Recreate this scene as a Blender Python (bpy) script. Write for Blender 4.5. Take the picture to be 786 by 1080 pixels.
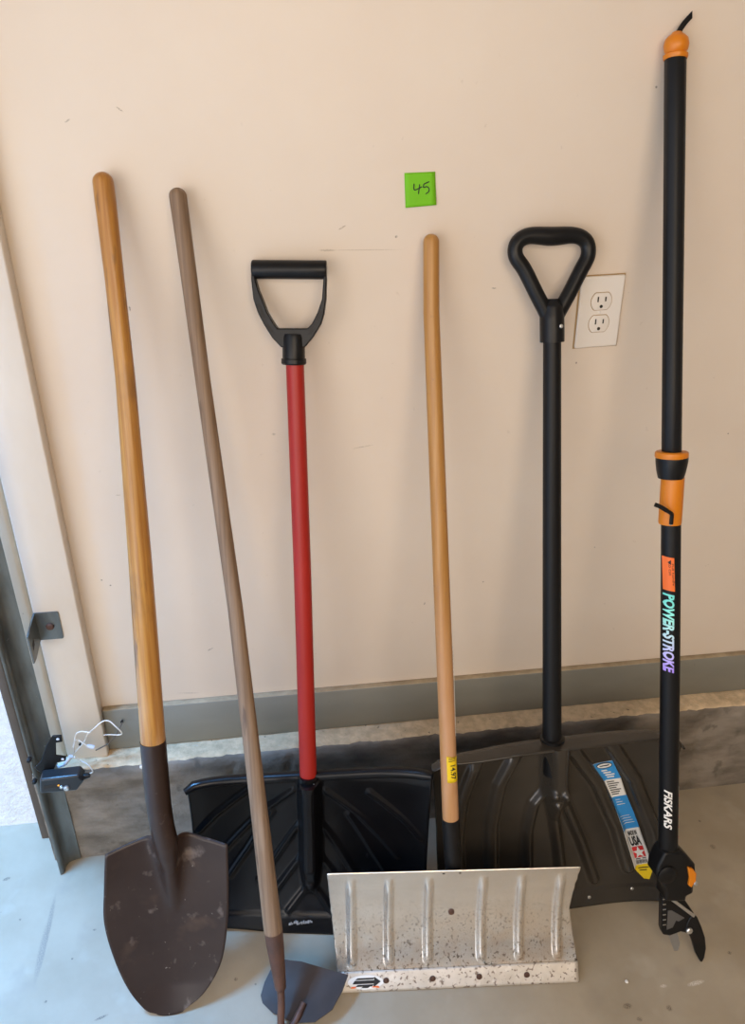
import bpy, bmesh, math, random
from mathutils import Matrix, Vector, noise
from math import sin, cos, pi, sqrt, exp
random.seed(7)
S = bpy.context.scene
C = S.collection
for o in list(bpy.data.objects): bpy.data.objects.remove(o)

# ------------------------------------------------------------------ camera
YAW, PITCH, ROLL = (math.radians(a) for a in (8.82, 28.58, 1.007))
fw = Vector((sin(YAW)*cos(PITCH), cos(YAW)*cos(PITCH), -sin(PITCH)))
rt = Vector((cos(YAW), -sin(YAW), 0)); up = rt.cross(fw)
r2 = cos(ROLL)*rt + sin(ROLL)*up; u2 = -sin(ROLL)*rt + cos(ROLL)*up
cd = bpy.data.cameras.new('camera'); cam = bpy.data.objects.new('camera', cd); C.objects.link(cam)
cam.matrix_world = Matrix(((r2.x, u2.x, -fw.x, 0), (r2.y, u2.y, -fw.y, -1.148), (r2.z, u2.z, -fw.z, 1.355), (0, 0, 0, 1)))
cd.sensor_fit = 'VERTICAL'; cd.sensor_height = 36; cd.lens = 36*805.3/1080; cd.clip_start = .01
S.camera = cam
# ------------------------------------------------------------------ sky, daylight and added fill light
w = bpy.data.worlds.new('sky'); S.world = w; w.use_nodes = True
bg = w.node_tree.nodes['Background']; bg.inputs[0].default_value = (.58, .70, .92, 1); bg.inputs[1].default_value = 1.35
def area(name, loc, target, sx, sy, power, col, portal=False):
    l = bpy.data.lights.new(name, 'AREA'); l.shape = 'RECTANGLE'; l.size = sx; l.size_y = sy
    l.energy = power; l.color = col
    if portal: l.cycles.is_portal = True
    o = bpy.data.objects.new(name, l); C.objects.link(o); o.location = loc
    o.rotation_euler = (Vector(target)-Vector(loc)).to_track_quat('-Z', 'Y').to_euler()
    return o
area('door_opening_portal', (-.52, -1.33, 1.03), (1, -1.33, 1.03), 2.62, 2.02, 1, (1, 1, 1), True)
area('open_sky_over_driveway', (-.98, -.42, 3.1), (-.25, -.42, 0), .6, .6, 310, (.15, .46, 1.0))
area('sunlit_street_light', (-2.0, -3.3, 1.15), (.4, 0, .5), 2.2, 1.6, 45, (1, .86, .70))
area('warm_fill_light', (.25, -2.5, 1.75), (.9, 0, .1), 1.5, .9, 31, (1, .81, .61))  # added fill behind the camera to brighten the right side, no known lamp
S.view_settings.view_transform = 'Standard'; S.view_settings.look = 'None'
S.view_settings.exposure = 0; S.view_settings.gamma = 1; S.view_settings.use_curve_mapping = False

# ------------------------------------------------------------------ materials
def mat(name, c1, c2=None, rough=.5, metal=0, scale=(8, 8, 8), nd=5, lo=.35, hi=.65, bump=0, bscale=120, spots=(), spec=.5, marks=(), coat=0, flat=False):
    m = bpy.data.materials.new(name); m.use_nodes = True
    nt = m.node_tree; N = nt.nodes; L = nt.links; P = N['Principled BSDF']
    P.inputs['Roughness'].default_value = rough; P.inputs['Metallic'].default_value = metal
    P.inputs['Specular IOR Level'].default_value = spec
    if coat: P.inputs['Coat Weight'].default_value = coat; P.inputs['Coat Roughness'].default_value = .25
    tc = N.new('ShaderNodeTexCoord'); co = tc.outputs['Object']
    def nz(sc, d=4, ro=.55):
        mp = N.new('ShaderNodeMapping'); mp.inputs['Scale'].default_value = sc if hasattr(sc, '__len__') else (sc,)*3
        L.new(co, mp.inputs[0]); n = N.new('ShaderNodeTexNoise'); n.inputs['Scale'].default_value = 1
        n.inputs['Detail'].default_value = d; n.inputs['Roughness'].default_value = ro
        L.new(mp.outputs[0], n.inputs['Vector']); return n.outputs['Fac']
    def rng(f, a, b):
        r = N.new('ShaderNodeMapRange'); r.clamp = True; r.inputs[1].default_value = a; r.inputs[2].default_value = b
        L.new(f, r.inputs[0]); return r.outputs[0]
    def mix(f, a, b):
        x = N.new('ShaderNodeMix'); x.data_type = 'RGBA'
        L.new(f, x.inputs['Factor'])
        for sk, v in ((x.inputs['A'], a), (x.inputs['B'], b)):
            if hasattr(v, '__len__'): sk.default_value = (*v, 1)
            else: L.new(v, sk)
        return x.outputs['Result']
    def math_(op, a, b):
        x = N.new('ShaderNodeMath'); x.operation = op
        for i, v in enumerate((a, b)):
            if isinstance(v, (int, float)): x.inputs[i].default_value = v
            else: L.new(v, x.inputs[i])
        return x.outputs[0]
    if c2 is None: P.inputs['Base Color'].default_value = (*c1, 1); col = None
    else: col = mix(rng(nz(scale, nd), lo, hi), c1, c2)
    for sp in spots:                     # (colour, noise scale, threshold, softness, strength[, axis, from, to])
        f = rng(nz(sp[1], 3), sp[2], sp[2]+sp[3])
        f = math_('MULTIPLY', f, sp[4])
        if len(sp) > 5:
            sx = N.new('ShaderNodeSeparateXYZ'); L.new(co, sx.inputs[0])
            f = math_('MULTIPLY', f, rng(sx.outputs[sp[5]], sp[6], sp[7]))
        col = mix(f, col if col else c1, sp[0])
    for (mx, mz, hx, hz, ang, mc) in marks:    # flat scuffs and stains on a painted wall or a floor
        mp = N.new('ShaderNodeMapping'); mp.vector_type = 'TEXTURE'
        mp.inputs['Location'].default_value = (mx, mz, 0) if flat else (mx, 0, mz); mp.inputs['Rotation'].default_value = (0, 0, ang) if flat else (0, ang, 0)
        mp.inputs['Scale'].default_value = (hx, hz, 1000) if flat else (hx, 1000, hz); L.new(co, mp.inputs[0])
        ln = N.new('ShaderNodeVectorMath'); ln.operation = 'LENGTH'; L.new(mp.outputs[0], ln.inputs[0])
        f = math_('MULTIPLY', rng(ln.outputs['Value'], 1.15, .6), math_('MULTIPLY', rng(nz((500, 500, 500), 2), .35, .55), .8))
        col = mix(f, col if col else c1, mc)
    if col: L.new(col, P.inputs['Base Color'])
    if bump:
        b = N.new('ShaderNodeBump'); b.inputs['Strength'].default_value = bump; b.inputs['Distance'].default_value = .002
        L.new(nz(bscale, 4), b.inputs['Height']); L.new(b.outputs[0], P.inputs['Normal'])
    return m
dk = (.10, .075, .05)
MK = [(-.161, 1.335, .005, .0012, .6, (.35, .28, .2)), (-.228, 1.321, .004, .0012, -.5, (.35, .28, .2)), (.127, 1.189, .006, .0012, -.5, (.3, .2, .12)),
      (.206, 1.176, .002, .002, 0, dk), (.015, .875, .003, .002, 0, (.3, .25, .2)), (.568, 1.372, .0017, .0017, 0, dk), (.51, .978, .0015, .002, 0, dk),
      (.813, .84, .0015, .0022, 0, dk), (-.182, 1.08, .0013, .004, 0, dk), (-.079, .601, .003, .0013, -.4, dk), (-.29, .619, .0016, .0016, 0, dk),
      (-.277, .607, .0016, .0016, 0, dk), (.061, .801, .002, .002, 0, dk), (-.121, .452, .006, .0012, -.5, dk), (.16, .846, .018, .0008, -.15, (.35, .28, .2)),
      (.105, 1.158, .012, .0016, 0, (.4, .32, .24)), (.16, 1.158, .055, .0007, 0, (.45, .36, .27)), (.36, 1.10, .004, .001, 0, dk), (-.17, .352, .02, .001, .1, (.4, .33, .26)),
      (.39, .56, .0016, .0016, 0, dk), (.28, .52, .0013, .003, .3, dk), (.60, .62, .0013, .0013, 0, dk), (.52, .69, .0013, .0013, 0, dk), (-.24, .78, .004, .001, 0, (.4, .3, .2))]
m_wall = mat('cream_wall_paint', (.74, .64, .53), (.70, .59, .48), .42, scale=(2.2, 2.2, 2.2), bump=.08, bscale=35, marks=MK, spots=[((.55, .45, .35), 60, .70, .05, .35)])
m_trimw = mat('cream_trim_paint', (.76, .69, .60), (.70, .62, .53), .4, scale=(9, 9, 4), spots=[(dk, 70, .76, .03, .8)])
m_strip = mat('old_cream_strip', (.66, .60, .49), (.56, .49, .38), .5, scale=(30, 30, 6), spots=[(dk, 60, .74, .04, .6)])
m_base = mat('grey_baseboard_paint', (.235, .225, .185), (.205, .195, .16), .5, scale=(4, 4, 12), spots=[((.1, .09, .08), 120, .75, .03, .5)])
m_dust = mat('dusty_ledge', (.42, .33, .21), (.30, .23, .14), .8, scale=(40, 40, 40))
m_conc = mat('foundation_concrete', (.125, .103, .078), (.29, .25, .205), .85, scale=(9, 9, 22), nd=8, bump=1, bscale=90, spots=[((.09, .08, .065), 26, .62, .1, .6), ((.55, .5, .42), 130, .76, .04, .7)])
m_ctop = mat('sandy_concrete', (.76, .58, .37), (.56, .42, .26), .9, scale=(60, 60, 60), bump=.9, bscale=150, spots=[((.62, .52, .38), 140, .66, .06, .7), ((.10, .07, .05), 110, .68, .05, .7)])
fd = (.07, .06, .05); fg = (.24, .21, .17)
FM = [(-.4445, -.19, .0045, .05, .03, fg), (-.4465, -.25, .006, .055, .02, fg), (-.4425, -.235, .0025, .05, 0, fg), (-.547, -.09, .007, .0035, .3, fd), (-.50, -.181, .0022, .0022, 0, fd), (-.323, -.379, .011, .0022, .3, fd),
      (.558, -.482, .008, .005, 0, (.12, .09, .06)), (.6275, -.495, .005, .005, 0, (.12, .09, .06)), (.569, -.505, .005, .004, 0, (.14, .11, .08)), (.694, -.462, .016, .004, .1, (.75, .7, .62)), (.783, -.42, .004, .003, 0, fd),
      (.872, -.207, .006, .006, 0, (.16, .13, .1)), (.878, -.1435, .003, .003, 0, fd), (-.102, -.346, .003, .003, 0, fd), (-.068, -.359, .002, .002, 0, fd), (.635, -.459, .006, .003, 0, (.7, .65, .58)),
      (-.36, -.22, .003, .002, 0, fd), (-.42, -.34, .0025, .0025, 0, fd), (-.39, -.27, .002, .002, 0, fd), (.40, -.50, .02, .006, .4, (.5, .46, .4))]
m_floor = mat('garage_floor_concrete', (.42, .355, .26), (.345, .285, .20), .45, scale=(6, 6, 6), bump=.18, bscale=45, marks=FM, flat=True, spots=[((.28, .24, .19), 11, .58, .14, .4), ((.08, .07, .06), 60, .77, .02, .9), ((.70, .66, .58), 9, .62, .2, .3), ((.75, .7, .62), 75, .80, .02, .7)])
m_drive = mat('driveway_concrete', (.60, .60, .58), (.5, .5, .48), .8, scale=(6, 6, 6), bump=.2, bscale=90)
m_stucco = mat('white_stucco', (.80, .79, .77), (.70, .69, .67), .9, scale=(60, 60, 60), bump=1, bscale=160)
m_ceil = mat('ceiling_paint', (.70, .64, .56), rough=.7)
m_brown = mat('brown_seal', (.115, .085, .06), (.08, .06, .045), .6, scale=(30, 30, 8))
m_galv = mat('galvanised_steel', (.20, .21, .20), (.13, .135, .125), .42, .65, scale=(40, 40, 12), spots=[((.55, .55, .5), 90, .74, .03, .6)])
m_blackm = mat('black_metal', (.008, .008, .008), (.012, .011, .011), .4, .2, scale=(40, 40, 40), spec=.28)
m_blackp = mat('black_plastic', (.0055, .0055, .006), (.008, .008, .0085), .38, scale=(30, 30, 30), spec=.28)
m_sensor = mat('charcoal_sensor_plastic', (.014, .015, .017), rough=.35)
m_led = bpy.data.materials.new('amber_indicator'); m_led.use_nodes = True
m_led.node_tree.nodes['Principled BSDF'].inputs['Base Color'].default_value = (.9, .32, .02, 1)
m_led.node_tree.nodes['Principled BSDF'].inputs['Emission Color'].default_value = (1, .35, .03, 1); m_led.node_tree.nodes['Principled BSDF'].inputs['Emission Strength'].default_value = .8
m_wire = mat('white_wire', (.78, .74, .66), rough=.5); m_wired = mat('grey_wire', (.12, .10, .08), rough=.5); m_nut = mat('pale_blue_connector', (.62, .66, .74), rough=.35)
def wood(n, a, b, r=.5, sc=(190, 190, 5), **k): return mat(n, a, b, r, scale=sc, nd=6, lo=.36, hi=.64, bump=.15, bscale=(150, 150, 8), **k)
m_ash = wood('varnished_ash_wood', (.50, .235, .050), (.36, .145, .026), .3, spots=[((.10, .055, .03), (60, 60, 9), .60, .08, .8), ((.24, .11, .035), (22, 22, 12), .52, .2, .7), ((.62, .42, .24), (40, 40, 4), .5, .2, .75, 2, .70, .50)])
m_greyw = wood('weathered_grey_wood', (.27, .175, .105), (.17, .105, .062), .6, spots=[((.42, .33, .25), (60, 60, 5), .52, .15, .6, 2, .6, .2), ((.08, .05, .035), (70, 70, 10), .66, .06, .7)])
m_pine = wood('clear_pine_wood', (.47, .235, .062), (.39, .18, .042), .38, spots=[((.54, .30, .165), (30, 30, 3), .3, .2, .85, 2, .75, .45), ((.25, .10, .05), (40, 40, 40), .68, .05, .6)])
m_shov = mat('brown_painted_steel', (.026, .0135, .0095), (.036, .020, .014), .34, 0, scale=(10, 10, 10), bump=.06, bscale=70, spots=[((.20, .15, .12), (38, 38, 30), .60, .14, .6), ((.42, .35, .30), (120, 120, 80), .72, .05, .7), ((.09, .05, .03), 16, .56, .15, .5)], spec=.35)
m_rust = mat('rusty_ferrule', (.13, .06, .038), (.075, .04, .03), .55, .2, scale=(50, 50, 30), bump=.3, bscale=200)
m_hoe = mat('worn_hoe_steel', (.055, .038, .030), (.040, .028, .022), .45, .1, spec=.25, scale=(20, 20, 20), spots=[((.04, .03, .03), 45, .66, .08, .7), ((.3, .28, .28), 160, .75, .03, .5)])
m_red = mat('red_painted_tube', (.40, .016, .009), (.35, .012, .007), .48, scale=(30, 30, 6))
m_redblade = mat('glossy_black_plastic', (.0035, .0035, .0045), (.006, .006, .007), .26, scale=(20, 20, 20), spots=[((.06, .06, .065), 60, .72, .05, .3)], spec=.28)
m_scuff = mat('pale_scuff', (.42, .42, .42), (.15, .15, .15), .7, scale=(160, 160, 160))
m_grey = mat('grey_moulded_plastic', (.040, .034, .027), (.033, .028, .022), .24, scale=(12, 12, 12), bump=.03, bscale=300, spec=.55)
m_rim = m_grey
m_alu = mat('worn_aluminium', (.86, .83, .78), (.78, .75, .70), .27, .88, scale=(14, 14, 40), spots=[((.10, .065, .04), (210, 210, 180), .59, .03, .9, 2, .17, .03), ((.74, .60, .46), (30, 30, 30), .4, .2, .5, 2, .16, .05)])
m_alus = mat('scuffed_wear_strip', (.66, .60, .52), (.56, .50, .42), .5, .3, scale=(40, 40, 40), spots=[((.16, .11, .08), (150, 150, 150), .575, .05, .85), ((.72, .67, .6), 60, .62, .05, .6)])
m_boltr = mat('rusty_bolt', (.11, .05, .03), (.06, .03, .02), .7, .2, scale=(200, 200, 200))
m_silver = mat('bright_metal', (.65, .65, .63), rough=.3, metal=.9)
m_orange = mat('orange_plastic', (.66, .20, .004), rough=.4)
m_orange2 = mat('orange_label', (.85, .16, .02), rough=.5)
m_pole = mat('black_anodised_tube', (.0065, .0068, .0078), (.005, .005, .0055), .46, scale=(30, 30, 4), spec=.28)
m_ink = mat('black_ink', (.012, .012, .012), rough=.7)
m_white = mat('white_print', (.80, .78, .73), rough=.5)
m_blue = mat('blue_print', (.035, .27, .62), rough=.4); m_yel = mat('yellow_print', (.85, .60, .01), rough=.5); m_redp = mat('red_print', (.65, .03, .03), rough=.5)
m_green = mat('green_paper', (.17, .52, .004), (.16, .49, .004), .7, scale=(30, 30, 30))
m_plate = mat('white_outlet_plastic', (.76, .70, .63), rough=.35); m_slot = mat('dark_slot', (.02, .016, .012), rough=.7)
m_caulk = mat('brown_caulk', (.38, .25, .11), rough=.8)
m_teal = mat('teal_sticker', (.05, .28, .25), rough=.5)
m_grad = bpy.data.materials.new('holographic_print'); m_grad.use_nodes = True
def _grad():
    nt = m_grad.node_tree; N = nt.nodes; P = N['Principled BSDF']; tc = N.new('ShaderNodeTexCoord'); sx = N.new('ShaderNodeSeparateXYZ')
    mr = N.new('ShaderNodeMapRange'); mr.inputs[1].default_value = .707; mr.inputs[2].default_value = .57; cr = N.new('ShaderNodeValToRGB')
    nt.links.new(tc.outputs['Object'], sx.inputs[0]); nt.links.new(sx.outputs[2], mr.inputs[0]); nt.links.new(mr.outputs[0], cr.inputs[0]); nt.links.new(cr.outputs[0], P.inputs['Base Color'])
    e = cr.color_ramp.elements; e[0].color = (.16, .72, .66, 1); e[1].color = (.40, .25, .90, 1)
    for p_, c_ in ((.3, (.30, .85, .75)), (.55, (.55, .75, .85)), (.8, (.55, .50, .95))):
        k = e.new(p_); k.color = (*c_, 1)
    P.inputs['Roughness'].default_value = .35
_grad()

# ------------------------------------------------------------------ mesh helpers
def tag(o, label=None, cat=None, group=None, kind=None):
    for k, v in (('label', label), ('category', cat), ('group', group), ('kind', kind)):
        if v: o[k] = v
    return o
def thing(name, label, cat, M=None, group=None):
    o = bpy.data.objects.new(name, None); o.empty_display_size = .05; C.objects.link(o)
    if M is not None: o.matrix_world = M
    return tag(o, label, cat, group)
def obj(name, vf, m, parent=None, smooth=True, solid=0, bevel=0, seg=2, label=None, angle=35):
    me = bpy.data.meshes.new(name); me.from_pydata([tuple(v) for v in vf[0]], [], vf[1]); me.validate()
    bm = bmesh.new(); bm.from_mesh(me); bmesh.ops.recalc_face_normals(bm, faces=bm.faces)
    if smooth:
        for f in bm.faces: f.smooth = True
        for e in bm.edges:
            if len(e.link_faces) == 2 and e.calc_face_angle(0) > math.radians(angle): e.smooth = False
    bm.to_mesh(me); bm.free()
    me.materials.append(m)
    o = bpy.data.objects.new(name, me); C.objects.link(o)
    if parent: o.parent = parent
    if solid: s = o.modifiers.new('thickness', 'SOLIDIFY'); s.thickness = solid; s.offset = 0
    if bevel:
        b = o.modifiers.new('bevel', 'BEVEL'); b.width = bevel; b.segments = seg; b.limit_method = 'ANGLE'; b.angle_limit = math.radians(40); b.harden_normals = False
        for p in me.polygons: p.use_smooth = True
    if label: o['label'] = label
    return o
def box(x0, x1, y0, y1, z0, z1):
    v = [(x, y, z) for x in (x0, x1) for y in (y0, y1) for z in (z0, z1)]
    return v, [(0, 1, 3, 2), (4, 6, 7, 5), (0, 4, 5, 1), (2, 3, 7, 6), (0, 2, 6, 4), (1, 5, 7, 3)]
def join(*vfs):
    V, F = [], []
    for v, f in vfs:
        n = len(V); V += list(v); F += [tuple(i+n for i in q) for q in f]
    return V, F
def spline(pts, n=8):
    """Catmull-Rom through points (any dimension)"""
    P = [Vector(p) if len(p) == 3 else Vector((*p, 0)) for p in pts]; out = []
    Q = [2*P[0]-P[1]] + P + [2*P[-1]-P[-2]]
    for i in range(1, len(Q)-2):
        for k in range(n):
            t = k/n; a, b, c, d = Q[i-1:i+3]
            out.append(.5*((2*b)+(c-a)*t+(2*a-5*b+4*c-d)*t*t+(3*b-a-3*c+d)*t**3))
    out.append(P[-1]); return out
def tube(path, rad, seg=20, cap=True, closed=False, fx=1.0, rot=0):
    """swept tube; rad a number or list; fx flattens the section in its second axis"""
    P = [Vector(p) for p in path]; n = len(P)
    R = rad if hasattr(rad, '__len__') else [rad]*n
    V, F = [], []; ref = None
    for i in range(n):
        if closed: t = P[(i+1) % n]-P[i-1]
        else: t = P[min(i+1, n-1)]-P[max(i-1, 0)]
        t.normalize()
        if ref is None: ref = Vector((0, 1, 0)) if abs(t.y) < .9 else Vector((1, 0, 0))
        a = ref - t*ref.dot(t); a.normalize(); ref = a; b = t.cross(a)
        for k in range(seg):
            th = 2*pi*k/seg+rot; V.append(P[i]+R[i]*(cos(th)*a*fx+sin(th)*b))
    for i in range(n if closed else n-1):
        j = (i+1) % n
        for k in range(seg): F.append((i*seg+k, i*seg+(k+1) % seg, j*seg+(k+1) % seg, j*seg+k))
    if cap and not closed: F += [tuple(range(seg)), tuple((n-1)*seg+k for k in range(seg))]
    return V, F
def shaft(keys, n=40, dome=0.0):
    """keys (x, y, z, r) from top to bottom, with an optional rounded top"""
    K = []
    for i in range(len(keys)-1):
        m = max(2, n//(len(keys)-1))
        for k in range(m):
            t = k/m; K.append([a+(b-a)*t for a, b in zip(keys[i], keys[i+1])])
    K.append(list(keys[-1]))
    if dome:
        x, y, z, r = K[0]; pre = []
        for k in range(1, 7):
            th = k/6*pi/2*.97; pre.append([x, y, z+dome*r*sin(th), r*cos(th)])
        K = pre[::-1]+K
    return tube([k[:3] for k in K], [k[3] for k in K], 24)
def lathe(prof, cx, cy, seg=28, square=0):
    """prof (r, z); around local z"""
    V, F = [], []; n = len(prof)
    for r, z in prof:
        for k in range(seg):
            th = 2*pi*k/seg; V.append((cx+r*cos(th), cy+r*sin(th), z))
    for i in range(n-1):
        for k in range(seg): F.append((i*seg+k, i*seg+(k+1) % seg, (i+1)*seg+(k+1) % seg, (i+1)*seg+k))
    F += [tuple(range(seg)), tuple((n-1)*seg+k for k in range(seg))]
    return V, F
def prism(pts, y0, y1):
    n = len(pts); V = [(x, y0, z) for x, z in pts]+[(x, y1, z) for x, z in pts]
    F = [tuple(range(n)), tuple(range(2*n-1, n-1, -1))]+[(i, (i+1) % n, (i+1) % n+n, i+n) for i in range(n)]
    return V, F
def disc(cx, cy, cz, r, h, seg=16, dome=.4):
    """bolt head facing -y"""
    V, F = [], []; rings = [(r, 0), (r, -h*(1-dome)), (r*.75, -h*.93), (r*.3, -h)]
    for rr, yy in rings:
        for k in range(seg): th = 2*pi*k/seg; V.append((cx+rr*cos(th), cy+yy, cz+rr*sin(th)))
    for i in range(3):
        for k in range(seg): F.append((i*seg+k, i*seg+(k+1) % seg, (i+1)*seg+(k+1) % seg, (i+1)*seg+k))
    F += [tuple(range(seg)), tuple(3*seg+k for k in range(seg))]
    return V, F
def grid(fn, nu, nv):
    V = [fn(i/nu, j/nv) for j in range(nv+1) for i in range(nu+1)]
    F = [(j*(nu+1)+i, j*(nu+1)+i+1, (j+1)*(nu+1)+i+1, (j+1)*(nu+1)+i) for j in range(nv) for i in range(nu)]
    return V, F
def lerp(tab, x):
    if x <= tab[0][0]: return tab[0][1]
    for (a, fa), (b, fb) in zip(tab, tab[1:]):
        if x <= b: return fa+(fb-fa)*(x-a)/(b-a)
    return tab[-1][1]
def segd(px, pz, line):
    best = 9
    for (ax, az), (bx, bz) in zip(line, line[1:]):
        dx, dz = bx-ax, bz-az; t = max(0, min(1, ((px-ax)*dx+(pz-az)*dz)/(dx*dx+dz*dz)))
        best = min(best, (px-ax-t*dx)**2+(pz-az-t*dz)**2)
    return sqrt(best)
def text(s, size, place, shear=0, bold=0, spacing=1):
    """lettering as a thin mesh; place maps (x, y) of the letters to a point"""
    c = bpy.data.curves.new('t', 'FONT'); c.body = s; c.size = size; c.shear = shear; c.offset = bold; c.space_character = spacing; c.resolution_u = 3
    o = bpy.data.objects.new('t', c); C.objects.link(o); me = bpy.data.meshes.new_from_object(o.evaluated_get(bpy.context.evaluated_depsgraph_get()))
    bq = bmesh.new(); bq.from_mesh(me); bmesh.ops.subdivide_edges(bq, edges=bq.edges[:], cuts=2, use_grid_fill=True); bmesh.ops.triangulate(bq, faces=bq.faces[:]); bq.to_mesh(me); bq.free()
    xs = [v.co.x for v in me.vertices]; wd = max(xs); ys = max(v.co.y for v in me.vertices)
    V = [place(v.co.x/wd, v.co.y/ys) for v in me.vertices]; F = [tuple(p.vertices) for p in me.polygons]
    bpy.data.objects.remove(o); bpy.data.curves.remove(c); bpy.data.meshes.remove(me)
    return V, F
def frame(B, u, v):
    u = Vector(u).normalized(); v = Vector(v); v = (v-u*u.dot(v)).normalized(); y = v.cross(u)
    return Matrix(((u.x, y.x, v.x, B[0]), (u.y, y.y, v.y, B[1]), (u.z, y.z, v.z, B[2]), (0, 0, 0, 1)))

# ------------------------------------------------------------------ the setting
def struct(name, vf, m, label=None, **k):
    o = obj(name, vf, m, **k); o['kind'] = 'structure'
    if label: o['label'] = label
    return o
struct('floor', box(-.95, 3.2, -4.2, .04, -.1, 0), m_floor, 'smooth grey concrete garage floor', smooth=False)
struct('floor_driveway', box(-6, -.95, -6, 6, -.12, -.002), m_drive, 'pale concrete driveway outside the door opening', smooth=False)
struct('wall_main', box(-.484, 3.2, 0, .04, 0, 2.6), m_wall, 'cream painted garage wall with small scuffs', smooth=False)
struct('ceiling', box(-.7, 3.2, -4.2, .04, 2.6, 2.65), m_ceil, 'painted garage ceiling', smooth=False)
struct('wall_right', box(3.2, 3.25, -4.2, .04, 0, 2.6), m_ceil, 'cream far side garage wall', smooth=False)
struct('wall_rear', box(-.7, 3.2, -4.25, -4.2, 0, 2.6), m_ceil, 'cream garage wall behind the viewer', smooth=False)
struct('wall_door_side', join(box(-.7, -.53, -4.2, -2.65, 0, 2.6), box(-.7, -.53, -2.65, .04, 2.04, 2.6)), m_ceil, 'wall and header around the garage door opening', smooth=False)
struct('wall_outside', box(-2.2, -.5, .04, .25, 0, 2.6), m_stucco, 'white stucco wall outside the door opening', smooth=False)
# board, stop strip and jamb
struct('trim_1', box(-.403, -.33, -.03, 0, .238, 2.6), m_trimw, 'wide cream board at the door corner', smooth=False, bevel=.0025)
struct('trim_2', box(-.452, -.4055, -.026, 0, .238, 2.6), m_strip, 'narrow cream strip behind the steel track', smooth=False, bevel=.008, seg=4)
struct('trim_3', box(-.5, -.484, -.004, .04, 0, 2.6), m_brown, 'brown strip at the edge of the door opening', smooth=False, bevel=.002)
b = struct('baseboard_main', box(-.329, 3.2, -.014, 0, .24, .338), m_base, 'grey painted baseboard with a dusty tan top edge', smooth=False, bevel=.0015)
b.data.materials.append(m_dust)
for p in b.data.polygons:
    if p.normal.z > .9: p.material_index = 1
# foundation kerb
def kerb():
    nx = 260; x0, x1 = -.462, 1.35
    prof = [(0, .236)]+[(-.06*k/6, .240) for k in range(1, 6)]+[(-.056, .238), (-.06, .232)]+[(-.06, .232-.232*k/18) for k in range(1, 19)]+[(0, 0)]
    V, F = [], []; m = len(prof)
    for i in range(nx+1):
        x = x0+(x1-x0)*i/nx
        for j, (y, z) in enumerate(prof):
            if 0 < j < m-1:
                q = noise.noise((x*14, y*20, z*14)); q2 = noise.noise((x*60, y*60, z*60+5))
                if j <= 7:
                    z += .003*q+.0022*q2; y += (.004*noise.noise((x*35, 3, 1))+.003*noise.noise((x*90, 8, 1))) if j >= 5 else 0
                elif z > .004:
                    y += .0022*q+.0012*q2
                    for sx in (-.0958, .0145, .888, .53): y += .0045*exp(-((x-sx-.008*sin(z*30))/.004)**2)*(1 if sx > .5 or z > .16 else 0)
                    y += .0028*exp(-((z-.188)/.004)**2)*max(0, min(1, noise.noise((x*3, 9, 2))*3+.6))
                    y += .0022*exp(-((z-.075-.01*sin(x*9))/.004)**2)*max(0, min(1, noise.noise((x*3, 1, 7))*3+.4))
                    y -= .002*(1 if z > .188 else 0)
                y = max(min(y, 0), -.066)
            V.append((x, y, z))
    for i in range(nx):
        for j in range(m): F.append((i*m+j, i*m+(j+1) % m, (i+1)*m+(j+1) % m, (i+1)*m+j))
    F += [tuple(range(m)), tuple(nx*m+j for j in range(m))]
    return V, F
b = struct('wall_foundation', kerb(), m_conc, 'rough grey concrete foundation kerb below the baseboard', angle=60)
b.data.materials.append(m_ctop)
for p in b.data.polygons:
    if min((v % 27) for v in p.vertices) < 6 and max((v % 27) for v in p.vertices) < 8: p.material_index = 1

# ------------------------------------------------------------------ garage door track
t = thing('garage_door_track', 'vertical galvanised steel door track with angle bracket at the left edge', 'door track', Matrix.Translation((-.43, -.08, 0)))
def rail():
    sec = spline([(.018, .020), (.006, .018), (-.004, .013), (-.009, .003), (-.0095, -.007), (-.0115, -.0125), (-.0150, -.0135)], 5)
    th = .0022; off = []
    for i, p in enumerate(sec):
        d = sec[min(i+1, len(sec)-1)]-sec[max(i-1, 0)]; d.normalize(); off.append(Vector((p.x-d.y*th, p.y+d.x*th, 0)))
    loop = list(sec)+off[::-1]; n = len(loop); zs = (.001, .55, 1.2, 2.1)
    V = [(p.x, p.y, z) for z in zs for p in loop]; F = [(i*n+k, i*n+(k+1) % n, (i+1)*n+(k+1) % n, (i+1)*n+k) for i in range(3) for k in range(n)]
    m = len(sec)
    for i0 in (0, 3*n):
        F += [(i0+k, i0+k+1, i0+n-2-k, i0+n-1-k) for k in range(m-1)]
    return V, F
obj('rail', rail(), m_galv, t, angle=50)
br = obj('angle_bracket', join(prism([(.030, .446), (.0665, .446), (.0685, .448), (.0685, .500), (.0665, .502), (.030, .502)], .0475, .0500),
    ([(x, y, z) for x in (.028, .0305) for y, z in ((.0500, .502), (.0500, .446), (.010, .436), (-.004, .437), (-.004, .492), (.010, .496))],
     [(0, 1, 2, 3, 4, 5), (11, 10, 9, 8, 7, 6)]+[(i, (i+1) % 6, (i+1) % 6+6, i+6) for i in range(6)])), m_galv, t, smooth=False)
br.location.z = .08
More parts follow.
